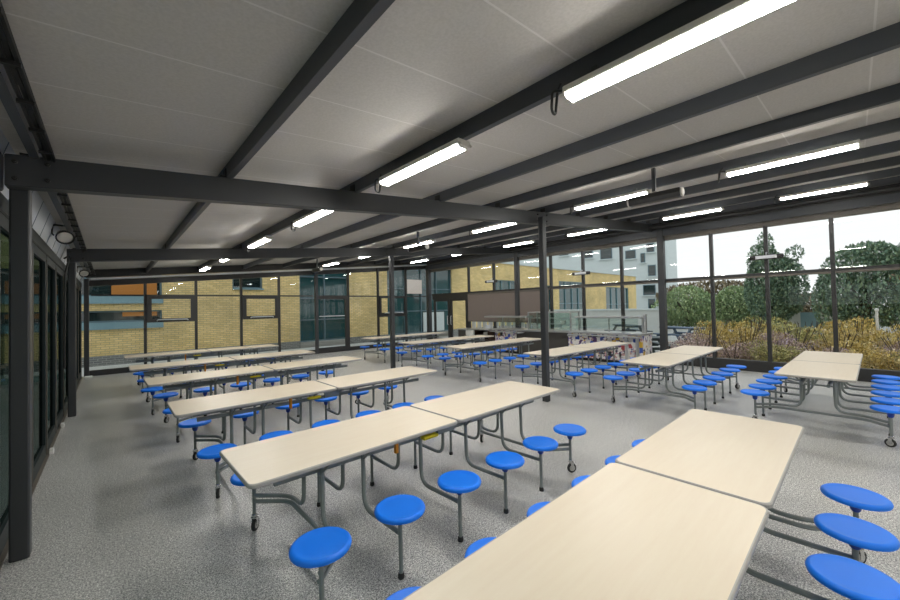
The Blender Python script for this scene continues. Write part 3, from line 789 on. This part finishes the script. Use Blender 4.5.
# low boundary wall, sheds, far houses
t = thing('boundary_wall', 'low pale boundary wall beyond the picnic tables', 'wall', (24.2, 10.5, 0), 0)
obj('wall_panel', B(-.12, .12, -2.8, 6.5, -.14, 1.35), M['fence_pale'], t); obj('coping', B(-.18, .18, -2.85, 6.55, 1.35, 1.45), M['pale_render'], t)
t = thing('white_railing', 'white picket railing outside behind the serving counter', 'railing', (14.6, 11.5, 0))
obj('top_rail', B(-.03, .03, -2.6, 2.6, 1.0, 1.06), M['white'], t); obj('bottom_rail', B(-.03, .03, -2.6, 2.6, .15, .21), M['white'], t)
for k in range(14): obj('picket', B(-.02, .02, -2.6+.4*k-.13, -2.6+.4*k+.13, -.13, 1.0), M['white'], t)
t = thing('flat_roofed_shed', 'small white flat-roofed building seen between the trees', 'building', (34.0, 6.6, 0))
obj('shed_wall', B(0, 3, -1.1, 1.0, -.14, 1.75), M['white'], t); obj('shed_roof', B(-.3, 3.2, -1.4, 1.3, 1.75, 2.0), M['pale_render'], t); obj('shed_door', B(-.03, .0, -.6, .1, -.14, 1.4), M['teal_frame'], t)
t = thing('panel_fence', 'grey panel fence between the two largest trees', 'fence', (25.5, 1.5, 0))
for k in range(5): obj('fence_panel', B(-.03, .03, -1.9+.82*k, -1.12+.82*k, -.1, 1.15), M['fence_pale'] if k % 2 else M['teal_sill'], t)
for k in range(6): obj('fence_post', B(-.05, .05, -1.97+.82*k, -1.87+.82*k, -.14, 1.25), M['fence_pale'], t)
t = thing('white_house', 'white house with a curved roof at the right edge of the view', 'house', (34, -1.0, 0))
obj('house_wall', B(0, 6, -3.2, -.9, -.14, 5.0), M['pale_render'], t)
bm = bmesh.new(); box(bm, -.2, 6.2, -3.3, -.8, 5.0, 5.2); box(bm, -.1, 6.0, -3.1, -1.1, 5.2, 5.6); obj('house_roof', bm, M['fence_pale'], t)
w = obj('window_unit', B(-.05, .0, -1.9, -1.2, 3.4, 4.5), M['teal_sill'], t)
t = thing('red_roofed_shed', 'low shed with a red tiled roof at the right edge of the view', 'shed', (27, -1.0, 0))
obj('shed_wall', B(0, 3, -3, -.1, -.14, 2.35), M['fence_pale'], t)
bm = bmesh.new()
vs = [bm.verts.new(p) for p in ((-.2, -3.1, 2.35), (-.2, .0, 2.35), (3.2, .0, 2.35), (3.2, -3.1, 2.35), (1.5, -3.1, 3.0), (1.5, .0, 3.0))]
for q in ((0,1,5,4), (3,4,5,2), (0,4,3), (1,2,5), (0,3,2,1)): bm.faces.new([vs[k] for k in q])
obj('shed_roof', bm, M['red_roof'], t)
t = thing('white_marker_post', 'thin white marker post standing in the shrub bed', 'post', (17, -.35, 0))
bm = bmesh.new(); tube(bm, [(0, 0, 0), (0, 0, 1.42)], .03, 8); obj('post_shaft', bm, M['white'], t, True)
bm = bmesh.new(); lathe(bm, [(.033, 1.38), (.045, 1.40), (.045, 1.46), (.01, 1.48)], 8); obj('post_cap', bm, M['white'], t)

# picnic tables
def picnic(loc, rz, label, mat):
    t = thing('picnic_table', label, 'picnic table', loc, rz, 'picnic tables on the paving')
    bm = B(-.9, .9, -.36, .36, .70, .76); bev(bm, .01, 1); obj('picnic_top', bm, mat, t)
    for s in (-1, 1):
        bm = B(-.9, .9, s*.72-.13, s*.72+.13, .42, .47); bev(bm, .01, 1); obj('bench_seat', bm, mat, t)
        for e in (-1, 1):
            bm = bmesh.new(); x = e*.62
            for dx in (-.03, .03): pass
            vs = [bm.verts.new((x+dx, y, z)) for dx in (-.035, .035) for (y, z) in ((s*.22, .70), (s*.34, .70), (s*.78, 0), (s*.64, 0))]
            for q in ((0,1,2,3), (4,5,6,7), (0,1,5,4), (1,2,6,5), (2,3,7,6), (3,0,4,7)): bm.faces.new([vs[k] for k in q])
            obj('leg', bm, mat, t)
    for e in (-1, 1):
        obj('cross_bar', B(e*.62-.03, e*.62+.03, -.82, .82, .33, .42), mat, t)
        obj('top_batten', B(e*.62-.03, e*.62+.03, -.34, .34, .64, .70), mat, t)
    t.scale = (1, 1, 1)
    return t
picnic((13.75, 5.15, -.12), .75, 'dark grey picnic table just outside the glass beside the window wall column', M['picnic'])
picnic((20.5, 8.4, -.12), .9, 'dark grey picnic table farther out on the paving', M['picnic'])
picnic((19.5, 5.55, -.12), 1.2, 'blue grey picnic table at the edge of the shrubs', M['picnic_blue'])

# ---- plants
def foliage_bm(blobs, n, size, seed):
    rnd = random.Random(seed); bm = bmesh.new()
    wts = [b[3]*b[4]*b[5] for b in blobs]
    for _ in range(n):
        cx, cy, cz, rx_, ry_, rz_ = rnd.choices(blobs, wts)[0]
        while True:
            p = Vector((rnd.gauss(0, 1), rnd.gauss(0, 1), rnd.gauss(0, 1)))
            if p.length > 1e-3: break
        p = p.normalized()*(rnd.random()**.33*.35+.65 if rnd.random() < .75 else rnd.random())
        c = Vector((cx+p.x*rx_, cy+p.y*ry_, cz+p.z*rz_))
        if c.z < .02: c.z = .02+rnd.random()*.1
        s = size*(.6+rnd.random()*.9)
        R = Matrix.Rotation(rnd.random()*6.28, 3, 'Z') @ Matrix.Rotation(rnd.random()*3.14, 3, 'X')
        q = [R @ Vector(v) for v in ((0, -s*.9, 0), (s*.45, 0, s*.12), (0, s*.9, 0), (-s*.45, 0, s*.12))]
        bm.faces.new([bm.verts.new(c+v) for v in q])
    return bm
def tree(loc, label, blobs, n, size, mat, seed, trunk_h, name='tree'):
    t = thing(name, label, 'tree', loc)
    me = foliage_bm(blobs, n, size, seed)
    obj('foliage', me, M[mat], t)
    bm = bmesh.new(); tube(bm, [(0, 0, -.1), (.05, .03, trunk_h*.6), (0, 0, trunk_h)], .14, 8)
    for k in range(5):
        a = k*1.3; tube(bm, [(0, 0, trunk_h*.6), (math.cos(a)*.5, math.sin(a)*.5, trunk_h*.95), (math.cos(a)*.9, math.sin(a)*.9, trunk_h*1.25)], .05, 6)
    obj('trunk', bm, M['bark'], t, True)
tree((22.5, -.2, 0), 'largest rounded dark green tree on the right of the view',
     [(0, 0, 2.3, 1.3, 1.45, 1.75), (0, -.9, 2.0, 1, .8, 1.5), (0, .8, 1.7, 1, .8, 1.4), (0, -.2, 3.3, .9, .9, .75), (0, -1.0, 3.2, .7, .6, .6)], 16000, .075, 'leaf_dark', 3, 2.0)
tree((24, 2.9, 0), 'tall dark green tree with a pointed top behind the window heater',
     [(0, 0, 2.3, 1.0, 1.05, 1.9), (0, .3, 3.8, .6, .6, .9), (0, .15, 4.5, .35, .35, .7), (0, -.6, 2.4, .7, .8, 1.4), (0, -.9, 4.0, .3, .35, .4)], 14000, .075, 'leaf_dark', 4, 2.4)
tree((27, 4.9, 0), 'pale green bushy tree left of the pointed dark tree',
     [(0, 0, 1.5, 1.2, 1.0, 1.2), (0, -.7, 1.3, .8, .8, 1.1), (0, .5, 1.2, .8, .7, .9)], 7500, .085, 'leaf_light', 5, 1.4)
tree((31, 8.4, 0), 'spreading mid green tree beside the apartment building',
     [(0, 0, 1.6, 1.6, 1.6, 1.4), (0, -1.3, 1.2, 1, 1.1, 1.2), (0, 1.3, 1.1, 1, 1.2, 1.1), (.5, 0, .6, 1.3, 2.2, .7)], 9000, .10, 'leaf_light', 6, 1.5)
tree((38, 8.7, 0), 'grey green tree line rising behind the bushy pale tree', [(0, 0, 2.3, 2, 4.2, 1.3), (0, -3.5, 1.6, 1.5, 2.5, 1.4)], 5000, .17, 'leaf_brown', 8, 1.9)
tree((33, 1.9, 0), 'brown domed tree between the two tall dark trees', [(0, 0, .9, 1.3, 1.5, 1.35), (0, .9, .7, 1, 1, .9)], 3500, .13, 'leaf_brown', 7, 1.0)
# shrubs
SH = []
for k, (mt, seed) in enumerate((('leaf_ochre', 11), ('leaf_purple', 12), ('leaf_olive', 13), ('leaf_ochre', 14))):
    t = thing('shrub', 'x', 'shrub', (0,0,0))
    bl = []
    rnd = random.Random(seed)
    for j in range(7): bl.append((rnd.uniform(-.45, .45), rnd.uniform(-.45, .45), rnd.uniform(.25, .62), rnd.uniform(.28, .42), rnd.uniform(.28, .42), rnd.uniform(.25, .42)))
    obj('foliage', foliage_bm(bl, 3600, .032, seed), M[mt], t)
    bm = bmesh.new()
    for j in range(9):
        a = rnd.random()*6.28; r = rnd.uniform(.2, .5); tube(bm, [(0, 0, -.02), (math.cos(a)*r*.5, math.sin(a)*r*.5, .4), (math.cos(a)*r, math.sin(a)*r, .95)], .008, 4)
    obj('stems', bm, M['bark'], t); SH.append(t)
index_kids()
cols = ['ochre leaved', 'purple brown', 'olive green', 'bright ochre']
used = set(); rnd = random.Random(5)
rowdesc = ['against the glass', 'one step behind the glass', 'in the middle of the bed', 'at the back of the bed']
idx = 0
for r, (X, hs) in enumerate(((13.3, .68), (14.4, .95), (15.8, 1.12), (17.4, 1.18))):
    ny = 7
    y0, y1 = (3.35 - .0*r + [.0, .1, .25, .4][r], -2.2 - .6*r)
    for k in range(ny):
        y = y0 + (y1-y0)*k/(ny-1) + rnd.uniform(-.1, .1)
        if r in (0,): kind = [1, 1, 2, 1, 0, 2, 1][k]
        elif r == 1: kind = [1, 0, 1, 3, 1, 0, 3][k]
        else: kind = [0, 2, 3, 0, 2, 3, 0][(k+r) % 7]
        src = SH[kind]
        if kind in used: o = copy_tree(src)
        else: o = src; used.add(kind)
        s = hs*rnd.uniform(.92, 1.12)
        o.location = (X+rnd.uniform(-.12, .12), y, -.02); o.rotation_euler = (0, 0, rnd.random()*6.28); o.scale = (1.05, 1.05, s)
        o['label'] = '%s shrub %s, %s along from the window wall column' % (cols[kind], rowdesc[r], ['first', 'second', 'third', 'fourth', 'fifth', 'sixth', 'seventh'][k])
        o['group'] = 'shrubs in the bed outside the window wall'
# dry grass tufts, uncountable
bm = bmesh.new(); rnd = random.Random(21)
for _ in range(9000):
    x = 12.25+rnd.random()**1.5*1.4; y = rnd.uniform(-3.2, 3.55); h = rnd.uniform(.05, .22); a = rnd.random()*6.28
    dx, dy = math.cos(a)*.008, math.sin(a)*.008; lx, ly = rnd.uniform(-.06, .06), rnd.uniform(-.06, .06)
    bm.faces.new([bm.verts.new(p) for p in ((x-dx, y-dy, 0), (x+dx, y+dy, 0), (x+lx, y+ly, h))])
tag(obj('dry_grass', bm, leaf_mat('dry_grass_blades', [(0, (.35,.22,.07)), (.5, (.55,.40,.16)), (1, (.65,.52,.27))])), 'dry straw coloured grass at the foot of the window wall', 'grass', kind='stuff')
# dark wall added outside the left doors to block low sky light
t = thing('added_screen_wall', 'dark green wall added outside the left folding doors to block the sky', 'wall', (-3.2, 5, 0))
obj('wall_body', B(-.2, .2, -12, 16, -.14, 1.5), simple('dark_green_wall', (.05,.085,.05), .9), t)

# ------------------------------------------------------------------ world
w = bpy.data.worlds.new('overcast_sky'); scene.world = w; w.use_nodes = True
nt = w.node_tree; bg = nt.nodes['Background']
tc = nt.nodes.new('ShaderNodeTexCoord'); sp = nt.nodes.new('ShaderNodeSeparateXYZ'); nt.links.new(tc.outputs['Generated'], sp.inputs[0])
c = ramp(nt, sp.outputs['Z'], [(0, (.86,.885,.885)), (.3, (.86,.89,.90)), (1, (.80,.90,1.0))])
nt.links.new(c, bg.inputs['Color']); bg.inputs['Strength'].default_value = 1.14

# ------------------------------------------------------------------ camera
yaw, pitch, roll = map(math.radians, (-42.3979, 1.1302, -1.2259))
fwd = Vector((math.sin(-yaw)*math.cos(pitch), math.cos(yaw)*math.cos(pitch), math.sin(pitch)))
right = Vector((math.cos(yaw), math.sin(yaw), 0)); up = right.cross(fwd)
r2 = right*math.cos(roll) + up*math.sin(roll); u2 = -right*math.sin(roll) + up*math.cos(roll)
cam = bpy.data.cameras.new('camera'); co = bpy.data.objects.new('camera', cam); COL.objects.link(co)
mat = Matrix(((r2.x, u2.x, -fwd.x, 0), (r2.y, u2.y, -fwd.y, 0), (r2.z, u2.z, -fwd.z, 1.7768), (0, 0, 0, 1)))
co.matrix_world = mat
cam.sensor_width = 36; cam.lens = 36*373.0971/900; cam.clip_start = .05; cam.clip_end = 500
scene.camera = co

scene.view_settings.view_transform = 'Standard'; scene.view_settings.look = 'None'
scene.view_settings.exposure = .12; scene.view_settings.gamma = 1; scene.view_settings.use_curve_mapping = False
scene.cycles.use_denoising = True
scene.cycles.transparent_max_bounces = 16
scene.cycles.sample_clamp_indirect = 6
